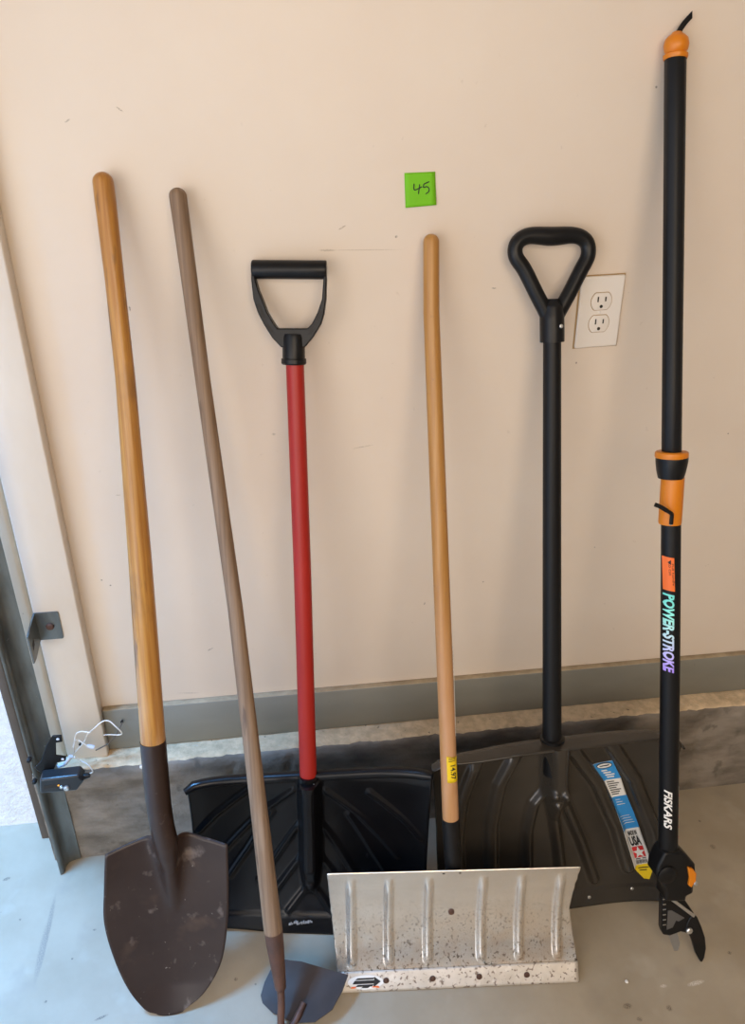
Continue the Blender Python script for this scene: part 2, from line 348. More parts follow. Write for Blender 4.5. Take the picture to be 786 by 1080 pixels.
for nm, vf, m in (('bolt', disc(.051, .0475, .474, .0065, .005), m_rust), ('slot', prism([(.044, .472), (.058, .472), (.058, .476), (.044, .476)], .0469, .0476), m_slot),
                  ('slot', ([(.0309, y, z) for y, z in ((.016, .462), (.006, .456), (.006, .468), (.016, .474))]+[(.0300, y, z) for y, z in ((.016, .462), (.006, .456), (.006, .468), (.016, .474))], [(0, 1, 2, 3), (7, 6, 5, 4), (0, 1, 5, 4), (1, 2, 6, 5), (2, 3, 7, 6), (3, 0, 4, 7)]), m_slot)):
    obj(nm, vf, m, br)
obj('sticker', ([(-.0098, -.004, .66), (-.0098, -.004, .70), (-.004, .0125, .70), (-.004, .0125, .66)], [(0, 1, 2, 3)]), m_teal, t, solid=.0006, label='teal sticker')

# ------------------------------------------------------------------ photo eye sensor with wires
t = thing('door_sensor', 'black safety sensor with loose white wires clamped on the door track', 'sensor', Matrix.Translation((-.40, -.115, 0)))
pl = [(-.392, .3747), (-.3766, .3743), (-.3776, .3596), (-.3889, .3586), (-.3934, .3289), (-.3775, .3235), (-.3797, .3141), (-.3953, .3114), (-.4042, .2929), (-.4241, .2891), (-.4349, .3038), (-.4211, .3182), (-.4056, .3545)]
br = obj('bracket', prism([(x+.40, z) for x, z in pl], .008, .0115), m_blackm, t, bevel=.001)
for x, z in ((-.384, .367), (-.384, .319)): obj('hole', disc(x+.40, .0085, z, .0026, .0012), m_nut, br)
for x, z in ((-.4384, .327), (-.4393, .274)): obj('bolt', disc(x+.40, .010, z, .0042, .009), m_blackm, br)
bd = [(-.421, .3064), (-.3546, .3085), (-.3534, .3018), (-.3477, .2878), (-.3644, .2551), (-.4266, .2576)]
body = obj('sensor_body', prism([(x+.40, .284+(z-.2818)*.70) for x, z in bd], -.018, .007), m_sensor, t, bevel=.004, seg=3)
obj('slot', prism([(-.0157, .2870), (.009, .2880), (.009, .2810), (-.0174, .2780)], -.0186, -.0170), m_slot, body)
obj('indicator', disc(.0083, -.0178, .2845, .0016, .002), m_led, body, label='amber indicator light')
obj('screw', disc(.0205, -.0175, .2765, .0052, .005), m_silver, body); obj('screw', disc(.0125, -.0175, .280, .0032, .004), m_silver, body)
gl = obj('cable_gland', tube([(.045, -.006, .287), (.055, -.006, .288), (.060, -.006, .288)], [.006, .005, .0035], 12), m_blackm, t)
W = [([(-.4093, .2578), (-.3949, .266), (-.3801, .2843), (-.3731, .31), (-.3676, .3322), (-.3574, .338), (-.3413, .3379)], -.06, m_wire),
     ([(-.3798, .2807), (-.3604, .3016), (-.3499, .3234), (-.336, .338), (-.3203, .349), (-.3088, .3476), (-.2975, .3364), (-.2896, .3206), (-.2962, .3122), (-.3111, .3158), (-.321, .3203)], -.05, m_wire),
     ([(-.3769, .3039), (-.37, .3178), (-.3589, .3147), (-.349, .3035)], -.06, m_wire),
     ([(-.3453, .2719), (-.3327, .276), (-.319, .2878), (-.306, .3029), (-.2953, .3199), (-.2893, .3323)], -.04, m_wired),
     ([(-.3697, .3053), (-.3616, .2917), (-.35, .2844), (-.3432, .2683), (-.3512, .2586)], -.085, m_wire)]
for pts, y, m in W:
    P = [Vector((x+.40, y+.11+.003*sin(i*1.7), z)) for i, (x, z) in enumerate(pts)]
    obj('wire', tube(spline(P, 6), .0012, 8), m, t)
obj('wire_connector', tube([(.0477, .05, .3046), (.053, .05, .302), (.0593, .05, .299)], [.003, .0042, .0036], 10), m_nut, t)
obj('wire_connector', tube([(-.0004, .025, .2864), (.0105, .025, .2899)], .004, 10), m_nut, t); obj('wire_connector', tube([(.0125, .025, .291), (.025, .025, .3077)], .0036, 10), m_nut, t)
for x, z, y, lb in ((-.2958, .3119, -.014, 'black nail head driven into the grey baseboard beside the wires'), (-.3738, .2802, -.03, 'black nail head low on the cream corner board')):
    n = obj('nail', tube([(0, .006, 0), (0, -.004, 0), (0, -.0045, 0), (0, -.006, 0)], [.001, .001, .0028, .0025], 12), m_blackm); n.location = (x, y, z); tag(n, lb, 'nail')

# ------------------------------------------------------------------ sticky note
t = thing('sticky_note', 'bright green sticky note with a handwritten 45 on the wall', 'sticky note', Matrix.Translation((.2385, 0, 1.2396)))
cr = [(.2147, 1.2609), (.2588, 1.2629), (.2626, 1.2192), (.2177, 1.2155)]
def note(a, b):
    tx = [Vector((x-.2385, z-1.2396)) for x, z in cr]; p = (tx[0]*(1-a)+tx[1]*a)*(1-b)+(tx[3]*(1-a)+tx[2]*a)*b
    return (p.x, -.0008-.0022*b*b, p.y)
obj('paper', grid(note, 6, 10), m_green, t, solid=.0003)
for s in ([(.2291, 1.2473), (.2288, 1.241), (.2312, 1.2392), (.2405, 1.2434)], [(.2369, 1.2465), (.2364, 1.240), (.2357, 1.2339)], [(.2507, 1.25), (.243, 1.2468)],
          [(.243, 1.2468), (.2428, 1.2426), (.2475, 1.2434), (.2506, 1.241), (.2505, 1.237), (.2462, 1.2339)]):
    P = [Vector((x-.2385, -.0019-.0004*max(0, (1.248-z)/.015), z-1.2396)) for x, z in s]
    obj('ink_stroke', tube(spline(P, 5), .0008, 6, fx=.4), m_ink, t, label='handwritten black ink stroke')

# ------------------------------------------------------------------ wall outlet
t = thing('wall_outlet', 'white duplex electrical outlet with cover plate on the wall', 'outlet', Matrix.Translation((.5345, 0, 1.061)) @ Matrix.Rotation(math.radians(-2.4), 4, 'Y'))
obj('caulk', box(-.0372, .0372, -.0012, 0, -.0575, .0575), m_caulk, t, smooth=False, label='brown caulk line')
obj('cover_plate', box(-.0355, .0355, -.006, -.001, -.0562, .0562), m_plate, t, bevel=.003, seg=3)
obj('screw', disc(-.001, -.0058, 0, .0026, .0012), m_plate, t)
for dz in (.0175, -.0175):
    R_, fl = .0165, .0132
    pts = []
    for k in range(40):
        th = 2*pi*k/40; pts.append((R_*cos(th), dz+max(-fl, min(fl, R_*sin(th)*1.02))))
    obj('gasket_line', prism([(x*1.06, dz+(z-dz)*1.07) for x, z in pts], -.0063, -.004), m_caulk, t, smooth=False)
    rc = obj('receptacle', prism(pts, -.0078, -.004), m_plate, t, smooth=False, bevel=.0006)
    for sx, h in ((-.0062, .0042), (.0062, .0035)): obj('slot', box(sx-.0011, sx+.0011, -.0081, -.0074, dz+.0035-h, dz+.0035+h), m_slot, rc, smooth=False)
    obj('ground_hole', prism([(.0026*cos(2*pi*k/16), dz-.0078+.0026*sin(2*pi*k/16)) for k in range(16)], -.0081, -.0074), m_slot, rc, smooth=False)

# ------------------------------------------------------------------ 1 round point shovel
t = thing('digging_shovel', 'long wooden shovel with a brown round-point steel blade, leftmost tool', 'shovel', frame((-.2248, -.3908, 0), (1, 0, 0), (0, .2817, .9595)))
obj('handle', shaft([(.0345, 0, 1.303, .0135), (.0352, 0, 1.28, .0138), (.0375, 0, 1.18, .0128), (.0392, 0, 1.05, .0134), (.0362, 0, .80, .0165), (.0330, 0, .65, .0180), (.0296, 0, .49, .0188)], 60, .95), m_ash, t)
so = obj('socket', shaft([(.0296, 0, .502, .0196), (.0290, 0, .44, .0196), (.0290, 0, .39, .0192), (.0310, 0, .355, .0188), (.0345, .001, .325, .0185), (.0350, .004, .300, .0165), (.0352, .009, .27, .012)], 40), m_shov, t)
obj('rivet', disc(.0100, -.002, .462, .0035, .004), m_silver, so)
LB = [(0, -.004), (.006, -.010), (.0143, -.0220), (.0576, -.0460), (.1215, -.0640), (.1894, -.0731), (.25, -.0675), (.3155, -.0593)]
RB = [(0, .036), (.006, .041), (.0143, .050), (.0387, .0765), (.0898, .1050), (.1606, .1198), (.22, .1255), (.308, .1295)]
LB = [(p.x, p.y) for p in spline(LB, 8)]; RB = [(p.x, p.y) for p in spline(RB, 8)]
def smooth_tab(tab, z): return lerp(tab, z)
def sblade(s, q):
    zr = .312*q**1.15; L, R = smooth_tab(LB, zr), smooth_tab(RB, zr); x = L+(R-L)*s
    top = lerp([(-.0593, .3145), (.0, .3275), (.0157, .3325), (.034, .334), (.0538, .3315), (.09, .3185), (.1295, .3085)], x)
    z = zr*(top/.312) if q > .6 else zr*(1+(top/.312-1)*max(0, (q-.3)/.3)) if q > .3 else zr
    d = 2*s-1; dx = x-.0348
    y = .020*(1-d*d)*min(1, zr/.05)*(.6+.4*q)
    k = max(0, min(1, (z-.185)/.13)); wd = .007+.013*k
    y -= (.030*k)*exp(-(abs(dx)/wd)**2.6)
    y -= .012*max(0, 1-zr/.06)**2*0
    z += .004*max(0, 1-zr/.02)*abs(d)**2
    return (x, y, z)
obj('blade', grid(sblade, 44, 44), m_shov, t, solid=.0022, angle=80)

# ------------------------------------------------------------------ 2 hoe
t = thing('garden_hoe', 'garden hoe with weathered grey wooden handle and rusty ferrule', 'hoe', frame((-.0268, -.439, 0), (1, 0, 0), (0, .3207, .9472)))
Mi = t.matrix_world.inverted()
obj('handle', shaft([(-.0698, 0, 1.302, .0118), (-.0655, 0, 1.24, .0113), (-.0540, 0, 1.06, .0105), (-.0300, 0, .727, .0112), (-.0150, 0, .42, .0130), (-.0036, 0, .185, .0150)], 50, .9), m_greyw, t)
obj('ferrule', shaft([(-.0036, 0, .192, .0146), (-.002, 0, .16, .0142), (.0010, 0, .11, .0112), (.0025, 0, .079, .0092), (.0025, 0, .076, .0070)], 24), m_rust, t)
HB = [(-.0165, -.3405, .0291), (.0126, -.3526, .0371), (.0549, -.3775, .047), (.0885, -.3965, .055), (.0766, -.4166, .0464), (.0569, -.4379, .0347), (.0279, -.4465, .0224), (-.006, -.4378, .012),
      (-.0413, -.4126, .0047), (-.0567, -.3942, .0031), (-.0596, -.3821, .0046), (-.0525, -.3644, .011), (-.0385, -.3454, .0202), (-.0282, -.3398, .0251)]
P0 = [Mi @ Vector((0.0025-.0268, -.439+.3207*.079, .9472*.079)), Mi @ Vector((-.0245, -.4255, .050)), Mi @ Vector((-.0268, -.438, .022)), Mi @ Vector((-.0250, -.446, .008)), Mi @ Vector((-.0170, -.447, .0085)), Mi @ Vector((-.0075, -.441, .0135)), Mi @ Vector((.004, -.427, .0205)), Mi @ Vector((.012, -.415, .026))]
obj('neck', tube(spline(P0, 6), [.0062]*31+[.0055]*6+[.0045]*6, 14), m_rust, t)
loop = []
for a, bb in zip(HB, HB[1:]+HB[:1]): loop += [Vector(a)]
n_ = (Vector(HB[6])-Vector(HB[0])).cross(Vector(HB[3])-Vector(HB[9])).normalized()
if n_.z < 0: n_ = -n_
sm = []
for i in range(len(HB)):
    sm.append(Vector(HB[i]))
cx = sum((p for p in sm), Vector())/len(sm)
def hoeblade():
    V, F = [], []; n = len(sm); K = 6
    for sgn in (0, 1):
        for k in range(K+1):
            f = 1-k/K*.98
            for p in sm:
                q = cx+(p-cx)*f; bow = .004*(1-f*f); V.append(Mi @ (q - n_*(bow+.0022*(1-sgn))))
    for sgn in (0, 1):
        o = sgn*(K+1)*n
        for k in range(K):
            for i in range(n): F.append((o+k*n+i, o+k*n+(i+1) % n, o+(k+1)*n+(i+1) % n, o+(k+1)*n+i))
        F.append(tuple(o+K*n+i for i in range(n)))
    o = (K+1)*n
    F += [(i, (i+1) % n, o+(i+1) % n, o+i) for i in range(n)]
    return V, F
obj('blade', hoeblade(), m_hoe, t)

# ------------------------------------------------------------------ 3 snow shovel with red shaft
t = thing('snow_shovel', 'snow shovel with red shaft, black D-grip and black plastic blade', 'snow shovel', frame((.0234, -.2767, 0), (.9864, -.1644, 0), (.0364, .2182, .9752)))
g = obj('grip', prism([(-.0703, 1.160), (-.0709, 1.1504), (-.0684, 1.1224), (-.0625, 1.1044), (-.0544, 1.0882), (-.042, 1.0689), (-.0295, 1.0557), (.005, 1.0564), (.0173, 1.0711), (.0289, 1.0899), (.0331, 1.1042), (.0358, 1.1245), (.0365, 1.1524), (.0355, 1.162),
     (.0325, 1.162), (.0320, 1.1504), (.0299, 1.1244), (.0237, 1.106), (.0152, 1.0896), (.0089, 1.0833), (-.0344, 1.0824), (-.0396, 1.0895), (-.0488, 1.1046), (-.0558, 1.1227), (-.0608, 1.1346), (-.0647, 1.1485), (-.0665, 1.160)], -.0095, .0095), m_blackp, t, bevel=.0015)
obj('grip_bar', tube([(-.0705+.1065*k, 0, 1.1635+.0014*k) for k in (0, .008, .018, .25, .5, .75, .982, .992, 1)], [.0118, .0128, .0131, .0131, .0131, .0131, .0131, .0128, .0118], 24), m_blackp, g)
for x0, z0, x1, z1 in ((-.0610, 1.115, -.0535, 1.094), (-.0510, 1.0895, -.0415, 1.0745), (.0290, 1.111, .0220, 1.093), (.0185, 1.088, .0115, 1.0765)):
    a = Vector((x1-x0, z1-z0)).normalized(); nn = Vector((-a.y, a.x))*.0022
    obj('recess', prism([(x0+nn.x, z0+nn.y), (x1+nn.x, z1+nn.y), (x1-nn.x, z1-nn.y), (x0-nn.x, z0-nn.y)], -.0099, -.0088), m_slot, g, smooth=False)
obj('collar', lathe([(.0150, 1.075), (.0165, 1.070), (.0167, 1.040), (.0185, 1.039), (.0187, 1.033), (.0172, 1.031)], -.0120, 0), m_blackp, t)
obj('shaft', shaft([(-.0110, 0, 1.05, .0134), (-.0010, 0, .70, .0140), (.0070, 0, .325, .0147)], 12), m_red, t)
XC = .0085
RIBS = [[(-.0126, .217), (-.0598, .1359), (-.085, .095)], [(-.0101, .1449), (-.0497, .0861), (-.066, .062)], [(.0134, .1019), (-.0323, .0395)], [(-.0180, .302), (-.0795, .242), (-.150, .155)], [(-.095, .300), (-.1628, .235), (-.19, .205)],
        [(-.060, .245), (-.105, .160), (-.140, .105)], [(-.085, .200), (-.1123, .0411)]]
RIBS = RIBS[:6]+[[(2*XC-x, z) for x, z in r] for r in RIBS[:6]]
def yR(x, z): return .028*sin(pi*min(max(z/.33, 0), 1))-.02*(abs(x-.006)/.21)**6
def rblade(s, q):
    x = -.201+.419*s
    zt = .3125+.038*s-.010*max(0, (.04-s)/.04)**2; zb = .0005+.012*max(0, (.35-s)/.35)*(1-q)
    z = zb+(zt-zb)*q; y = yR(x, z)
    if q < .985:
        for r in RIBS: y -= .0045*exp(-(segd(x, z, r)/.0042)**2)
        k = max(0, min(1, (z-.075)/.06)); dx = x-XC; y -= (.004+.028*k)*exp(-(dx/(.010+.006*k))**4)*max(0, min(1, (z-.07)/.03))
        if z < .036: y -= .003*min(1, (.036-z)/.004)
    return (x, y, z)
bl = obj('blade', grid(rblade, 150, 90), m_redblade, t, solid=.004, angle=70)
obj('rolled_rim', tube([(-.2035+.4225*k/30, -.006 + .020*(1-abs(2*k/30-1)**6)-.012, .3115+.038*k/30-(.006 if k in (0,) else 0)) for k in range(31)], [.0060]+[.0095]*29+[.006], 14), m_redblade, bl)
obj('socket_rim', lathe([(.0150, .318), (.0185, .318), (.0190, .334), (.0160, .3345)], .0068, 0), m_redblade, bl)
obj('rivet', disc(.018, -.0165, .325, .003, .002), m_silver, bl)
V, F = [], []
for k in range(15):
    x = -.030+.0029*k; h = random.uniform(.003, .0075); z0 = .0155+.0048*k/15+random.uniform(0, .003)
    for (xx, zz) in ((x, z0), (x+random.uniform(.0018, .0028), z0), (x+.0024, z0+h), (x+random.uniform(0, .001), z0+h*.9)): V.append((xx, yR(xx, zz)-.0062, zz))
    F.append(tuple(range(4*k, 4*k+4)))
obj('worn_marking', (V, F), m_scuff, bl, smooth=False, solid=.0004, label='worn pale marking on the black blade edge')

# ------------------------------------------------------------------ 4 aluminium snow pusher
t = thing('snow_pusher', 'snow pusher with pine handle and ribbed scuffed aluminium blade, frontmost tool', 'snow shovel', frame((.2879, -.4121, 0), (.9957, -.0924, 0), (.029, .3124, .9495)))
def hy(z): return .024*min(1, (1.245-z)/1.0)
HK = [(-.0703, 1.234, .0116), (-.0685, 1.1349, .0119), (-.0475, .747, .0130), (-.0230, .3050, .0140)]
h = obj('handle', shaft([(x, hy(z), z, r) for x, z, r in HK], 40, .95), m_pine, t)
def hx(z): return lerp([(.305, -.0230), (.747, -.0475), (1.1349, -.0685)], z)
def wraph(px, pz, r, ex=.0004): return (px, hy(pz)-sqrt(max(0, (r+ex)**2-(px-hx(pz))**2)), pz)
def pst(a, b2):
    x0 = -.0304+(-.0262+.0304)*b2; z = .4285+(.381-.4285)*b2
    th = -.35+1.45*a
    return (hx(z)+.0144*sin(th), hy(z)-.0144*cos(th), z-.003*a*(1-b2))
st = obj('price_sticker', grid(pst, 10, 6), m_yel, h, solid=.0003, label='yellow price sticker reading 14.97')
def pl_txt(u_, v_):
    z = .415-.028*u_; th = .10+.62*v_
    return (hx(z)+.0149*sin(th), hy(z)-.0149*cos(th), z)
obj('price_print', text('14.97', .01, pl_txt, bold=.0002), m_ink, st, smooth=False)
for k in range(3):
    obj('print_line', grid(lambda a, b2, k=k: (hx(.426)+.0147*sin(-.1+.9*a), hy(.426)-.0147*cos(-.1+.9*a), .4262-.0028*k-.0011*b2), 6, 1), m_ink, st, smooth=False)
pl_ = obj('paper_label', grid(lambda a, b2: (hx(.60-.14*b2)+.0138*sin(1.15+.5*a), hy(.60-.14*b2)-.0138*cos(1.15+.5*a), .62-.16*b2), 4, 16), m_white, h, solid=.0003, label='white paper label on the side of the handle')
for k in range(22):
    zz = .615-.0068*k; obj('print_line', grid(lambda a, b2, zz=zz, w_=random.choice((.0012, .002, .003)): (hx(zz)+.0141*sin(1.2+.4*a), hy(zz)-.0141*cos(1.2+.4*a), zz-w_*b2), 3, 1), m_ink, pl_, smooth=False)
obj('socket', shaft([(-.0231, hy(.3), .308, .0150), (-.0190, hy(.25), .25, .0150), (-.0160, hy(.21)+.003, .215, .0150), (-.0160, .040, .17, .0100)], 24), m_blackm, t)
obj('socket_tongue', prism([(-.026, .20), (-.006, .20), (-.010, .115), (-.026, .115)], .0300, .0335), m_rust, t, bevel=.001)
def yP(z): return .026*sin(pi*min(max(z/.24, 0), 1)**.9)
PR = [-.1922, -.1278, -.0599, .0336, .1007, .1683]
def pedge(s, z):
    L = lerp([(0, -.2160), (.0267, -.2175), (.1401, -.2276), (.2251, -.233)], z)+.0012*noise.noise((z*90, 1, 3))
    R = lerp([(0, .2045), (.0322, .2042), (.13, .1900), (.2186, .1985)], z)+.0012*noise.noise((z*90, 5, 3))
    return L+(R-L)*s
def pblade(s, q):
    z = .026+(.2245-.026)*q; x = pedge(s, z); y = yP(z)
    e = max(0, min(1, (z-.036)/.012))*max(0, min(1, (.212-z)/.03))
    for r in PR:
        y -= .0085*e*exp(-((x-r-.004*(.09-z))/.0062)**4)
    z -= .005*s*q
    return (x, y, z)
bl = obj('blade', grid(pblade, 190, 40), m_alu, t, solid=.0016, angle=75)
def pstrip(s, q):
    z = .0006+.030*q; x = pedge(s, z)-.0005; return (x, yP(z)-.0026-.0012*sin(pi*q), z+.0015*s*q)
ws = obj('wear_strip', grid(pstrip, 60, 8), m_alus, t, solid=.0018, label='scuffed pale wear strip along the blade edge')
for x, z in ((-.1339, .0164), (-.053, .0161), (.0284, .0158), (.1121, .0155)): obj('bolt', disc(x, yP(z)-.0040, z, .0052, .003), m_boltr, ws)
obj('bolt', disc(-.0188, yP(.128)-.0008, .128, .0052, .0035), m_boltr, bl)
for x in (-.036, -.008): obj('dent', disc(x, yP(.2165)-.0003, .2165, .0028, .0012), m_slot, bl)
def oval(cx_, cz_, a, b2, y_): 
    n = 28; return [(cx_+a*cos(2*pi*k/n), y_, cz_+b2*sin(2*pi*k/n)) for k in range(n)]
def ovm(a, b2, dy, x0=-.1690):
    V = [(x0, yP(.0158)-dy, .0158)]+[(p[0], yP(p[2])-dy, p[2]) for p in oval(x0, .0158, a, b2, 0)]
    return V, [(0, k+1, (k+1) % 28+1) for k in range(28)]
lo_ = obj('maker_sticker', ovm(.031, .0105, .0052), m_white, ws, smooth=False, label='oval maker sticker with dark arrow emblem')
V, F = [], []
for i, (x0, x1, za, zb) in enumerate(((-.192, -.150, .0135, .0185), (-.187, -.156, .0195, .0222), (-.187, -.158, .0095, .0125), (-.178, -.165, .0075, .0095))):
    n0 = len(V); V += [(x, yP(z)-.0056, z) for x, z in ((x0, za), (x1, za), (x1+.003, zb), (x0+.004, zb))]; F.append((n0, n0+1, n0+2, n0+3))
n0 = len(V); V += [(x, yP(z)-.0056, z) for x, z in ((-.156, .008), (-.143, .0162), (-.154, .0235))]; F.append((n0, n0+1, n0+2))
obj('emblem', (V, F), m_ink, ws, smooth=False)
for x, z, a in ((-.190, .0085, .005), (-.152, .0082, .007)):
    obj('emblem_accent', ([(x-a, yP(z)-.0055, z-.0015), (x+a, yP(z)-.0055, z-.0015), (x+a*.7, yP(z)-.0055, z+.0022), (x-a*.7, yP(z)-.0055, z+.0018)], [(0, 1, 2, 3)]), m_orange2, ws, smooth=False)

# ------------------------------------------------------------------ 5 grey snow shovel
t = thing('snow_shovel', 'snow shovel with black shaft, black loop grip and ribbed grey plastic blade', 'snow shovel', frame((.5054, -.2976, 0), (.9997, .0253, 0), (-.0058, .2308, .973)))
gp = [(-.0640, 1.090), (-.0686, 1.1019), (-.0849, 1.1302), (-.104, 1.1636), (-.1186, 1.1841), (-.117, 1.2015), (-.0996, 1.2116), (-.0639, 1.2106), (-.0278, 1.2114), (-.0091, 1.2016), (-.0059, 1.1825), (-.0175, 1.1593), (-.033, 1.1291), (-.0486, 1.1014), (-.0540, 1.090)]
sp = spline([(x, 0, z) for x, z in gp], 6)
rad = []
for p in sp:
    r = .0112
    if p.z > 1.20: r += .0022*exp(-((p.x+.0639)/.03)**2)
    rad.append(r)
g = obj('grip', tube(sp, rad, 20, fx=.95), m_blackp, t)
obj('collar', shaft([(-.0590, 0, 1.122, .0100), (-.0590, 0, 1.112, .0160), (-.0590, 0, 1.095, .0185), (-.0580, 0, 1.078, .0186), (-.0571, 0, 1.059, .0186), (-.0571, 0, 1.0585, .0150)], 30), m_blackp, t)
obj('screw', disc(-.0509, -.0160, 1.0824, .0030, .003), m_silver, t)
obj('shaft', shaft([(-.0576, 0, 1.07, .0136), (-.045, 0, .75, .0150), (-.0296, 0, .372, .0166), (-.0250, .003, .30, .0160)], 20), m_pole, t)
def yG(x, z): return .03*sin(pi*min(max(z/.37, 0), 1))-(.02 if x > 0 else .008)*(abs(x+.018)/.23)**4
GR = [[(-.090, .362), (-.1178, .2822), (-.1291, .1867), (-.1304, .0802)], [(-.165, .350), (-.1886, .2534), (-.196, .1614), (-.1938, .09)],
      [(.010, .345), (.0743, .2514), (.1193, .1504), (.1408, .0682)], [(.0850, .345), (.1435, .2551), (.1878, .1477), (.2031, .0812)]]
GL = [[(-.0250, .260), (-.0478, .226), (-.0583, .1649), (-.0594, .0700)], [(-.012, .23), (-.009, .1986), (.0019, .1264), (.0085, .0500)], [(-.002, .26), (.0146, .2098), (.0476, .1295), (.072, .0513)]]
def gtop(x): return lerp([(-.2496, .345), (-.235, .354), (-.2088, .3604), (-.1733, .3618), (-.1037, .3682), (-.0247, .3692), (.0738, .3681), (.1623, .3643), (.2, .3556), (.2147, .3362)], x)
def gside(z): return lerp([(0, -.232), (.19, -.2345), (.26, -.2395), (.349, -.2496)], z), lerp([(0, .206), (.2, .2105), (.337, .2155)], z)
def gblade(s, q):
    L, R = gside(.36*q); x = L+(R-L)*s
    zt = gtop(x); z = zt*min(1, q/.94); y = yG(x, z)
    if q > .94:
        k = (q-.94)/.06; y += .006-(.036-.020*abs(2*s-1)**3)*k; z = zt+.001*sin(pi*k)-.004*k
        return (x, y, z)
    f = max(0, min(1, (zt-z-.004)/.03))
    for r in GR: y -= .0120*f*exp(-(segd(x, z, r)/.0110)**4)
    for r in GL: y -= .0130*f*exp(-(segd(x, z, r)/.0072)**2)
    k = max(0, min(1, (z-.185)/.07)); dx = x-lerp([(.18, -.0046), (.28, -.013), (.37, -.0245)], z)
    y -= .034*k*exp(-(dx/(.010+.010*k))**4)
    if z < .030: y -= .0015
    return (x, y, z)
bl = obj('blade', grid(gblade, 190, 120), m_grey, t, solid=.0035, angle=70)
obj('socket_rim', lathe([(.0170, .355), (.0205, .356), (.0215, .374), (.0180, .3755)], -.0290, 0), m_blackp, bl)
for x, z, yy in ((.0604, .0169, 0), (.146, .0243, 0), (-.0238, .3509, -.026), (-.06, .0165, 0), (-.16, .020, 0)): obj('rivet', disc(x, yG(x, z)-.0025+yy, z, .0034, .0022), m_silver, bl)
LL = [(.0569, .2994), (.0844, .2575), (.1046, .2152), (.1184, .1742), (.1288, .1422), (.1411, .1), (.1494, .0684), (.1565, .0574), (.1694, .0434)]
LR = [(.0943, .3037), (.1179, .2591), (.1335, .2181), (.1502, .1787), (.1621, .146), (.1758, .1053), (.1853, .0741), (.1862, .0588), (.1796, .0419)]
GRl = GR[2:4]
def gsurf(x, z):
    y = yG(x, z)
    for r in GR: y -= .0120*exp(-(segd(x, z, r)/.0110)**4)
    return y
def lab(a, b2, dy=.003):
    """a across 0..1, b2 along 0..8"""
    i = min(7, int(b2)); f = b2-i
    l = Vector(LL[i])*(1-f)+Vector(LL[i+1])*f; r = Vector(LR[i])*(1-f)+Vector(LR[i+1])*f
    p = l+(r-l)*a; y0 = gsurf(p.x, p.y)
    return (p.x, min(y0, y0)-dy, p.y)
def band(a0, a1, b0, b1, dy=.003, nu=8, nv=8): return grid(lambda u_, v_: lab(a0+(a1-a0)*u_, b0+(b1-b0)*v_, dy), nu, nv)
lb = obj('label', band(0, 1, 0, 8, .0030, 10, 40), m_white, bl, solid=.0004, label='long printed label running down the grey blade')
obj('blue_panel', band(0, 1, 0, 1, .0036), m_blue, lb); obj('blue_panel', band(0, 1, 2, 4, .0036, 8, 12), m_blue, lb); obj('yellow_panel', band(0, 1, 6, 8, .0036, 8, 12), m_yel, lb)
def ovl(a, b2, ca, cb, dy):
    V = [lab(ca, cb, dy)]+[lab(ca+a*cos(2*pi*k/24), max(0, cb+b2*sin(2*pi*k/24)), dy) for k in range(24)]; return V, [(0, k+1, (k+1) % 24+1) for k in range(24)]
obj('logo_oval', ovl(.40, .17, .5, .02+.16, .0044), m_ink, lb, smooth=False); obj('logo_oval', ovl(.36, .12, .5, .18, .0048), m_white, lb, smooth=False)
obj('logo_bar', band(.25, .75, .145, .205, .0052, 4, 2), m_ink, lb, smooth=False)
for k in range(4): obj('print_line', band(.2+.03*k, .5+.08*(k % 3)+.06*k, .42+.13*k, .49+.13*k, .0044, 5, 2), m_white, lb, smooth=False)
for k in range(7): obj('print_line', band(.12, .55+.12*((k*5) % 3), 1.1+.12*k, 1.145+.12*k, .0044, 5, 2), m_ink, lb, smooth=False)
for k in range(3): obj('print_line', band(.2, .5+.1*k, 2.15+.14*k, 2.18+.14*k, .0044, 4, 2), m_white, lb, smooth=False)
for k in range(4): obj('print_line', band(.15, .7+.05*k, 3.1+.16*k, 3.13+.16*k, .0044, 4, 2), m_white, lb, smooth=False)
def ltx(s, a0, a1, b0, b1): return text(s, .01, lambda x, y: lab(a0+(a1-a0)*x, b1+(b0-b1)*y, .0046), bold=.0004)
obj('lettering', ltx('MADE IN', .25, .75, 4.10, 4.32), m_ink, lb, smooth=False); obj('lettering', ltx('USA', .22, .82, 4.38, 4.82), m_ink, lb, smooth=False)
obj('red_square', band(.22, .82, 4.90, 5.55, .0044, 6, 6), m_redp, lb, smooth=False)
def star():
    V = [lab(.52, 5.235, .0052)]
    for k in range(10):
        rr = 1 if k % 2 == 0 else .42; th = -pi/2+k*pi/5; V.append(lab(.52+.34*rr*cos(th), 5.235+.37*rr*sin(th), .0052))
    return V, [(0, k+1, (k+1) % 10+1) for k in range(10)]
obj('star', star(), m_white, lb, smooth=False)
obj('print_line', band(.25, .5, 5.60, 5.65, .0044, 4, 2), m_ink, lb, smooth=False); obj('print_line', band(.6, .8, 5.60, 5.65, .0044, 4, 2), m_ink, lb, smooth=False)
V = []; vf = []
a = .22
while a < .8:
    ww = random.choice((.012, .02, .032)); vf.append(band(a, a+ww, 5.70, 5.94, .0044, 1, 3)); a += ww+random.choice((.014, .022))
obj('barcode', join(*vf), m_ink, lb, smooth=False)
for k in range(2): obj('print_line', band(.2, .8-.15*k, 6.4+.35*k, 6.52+.35*k, .0044, 4, 2), m_ink, lb, smooth=False)

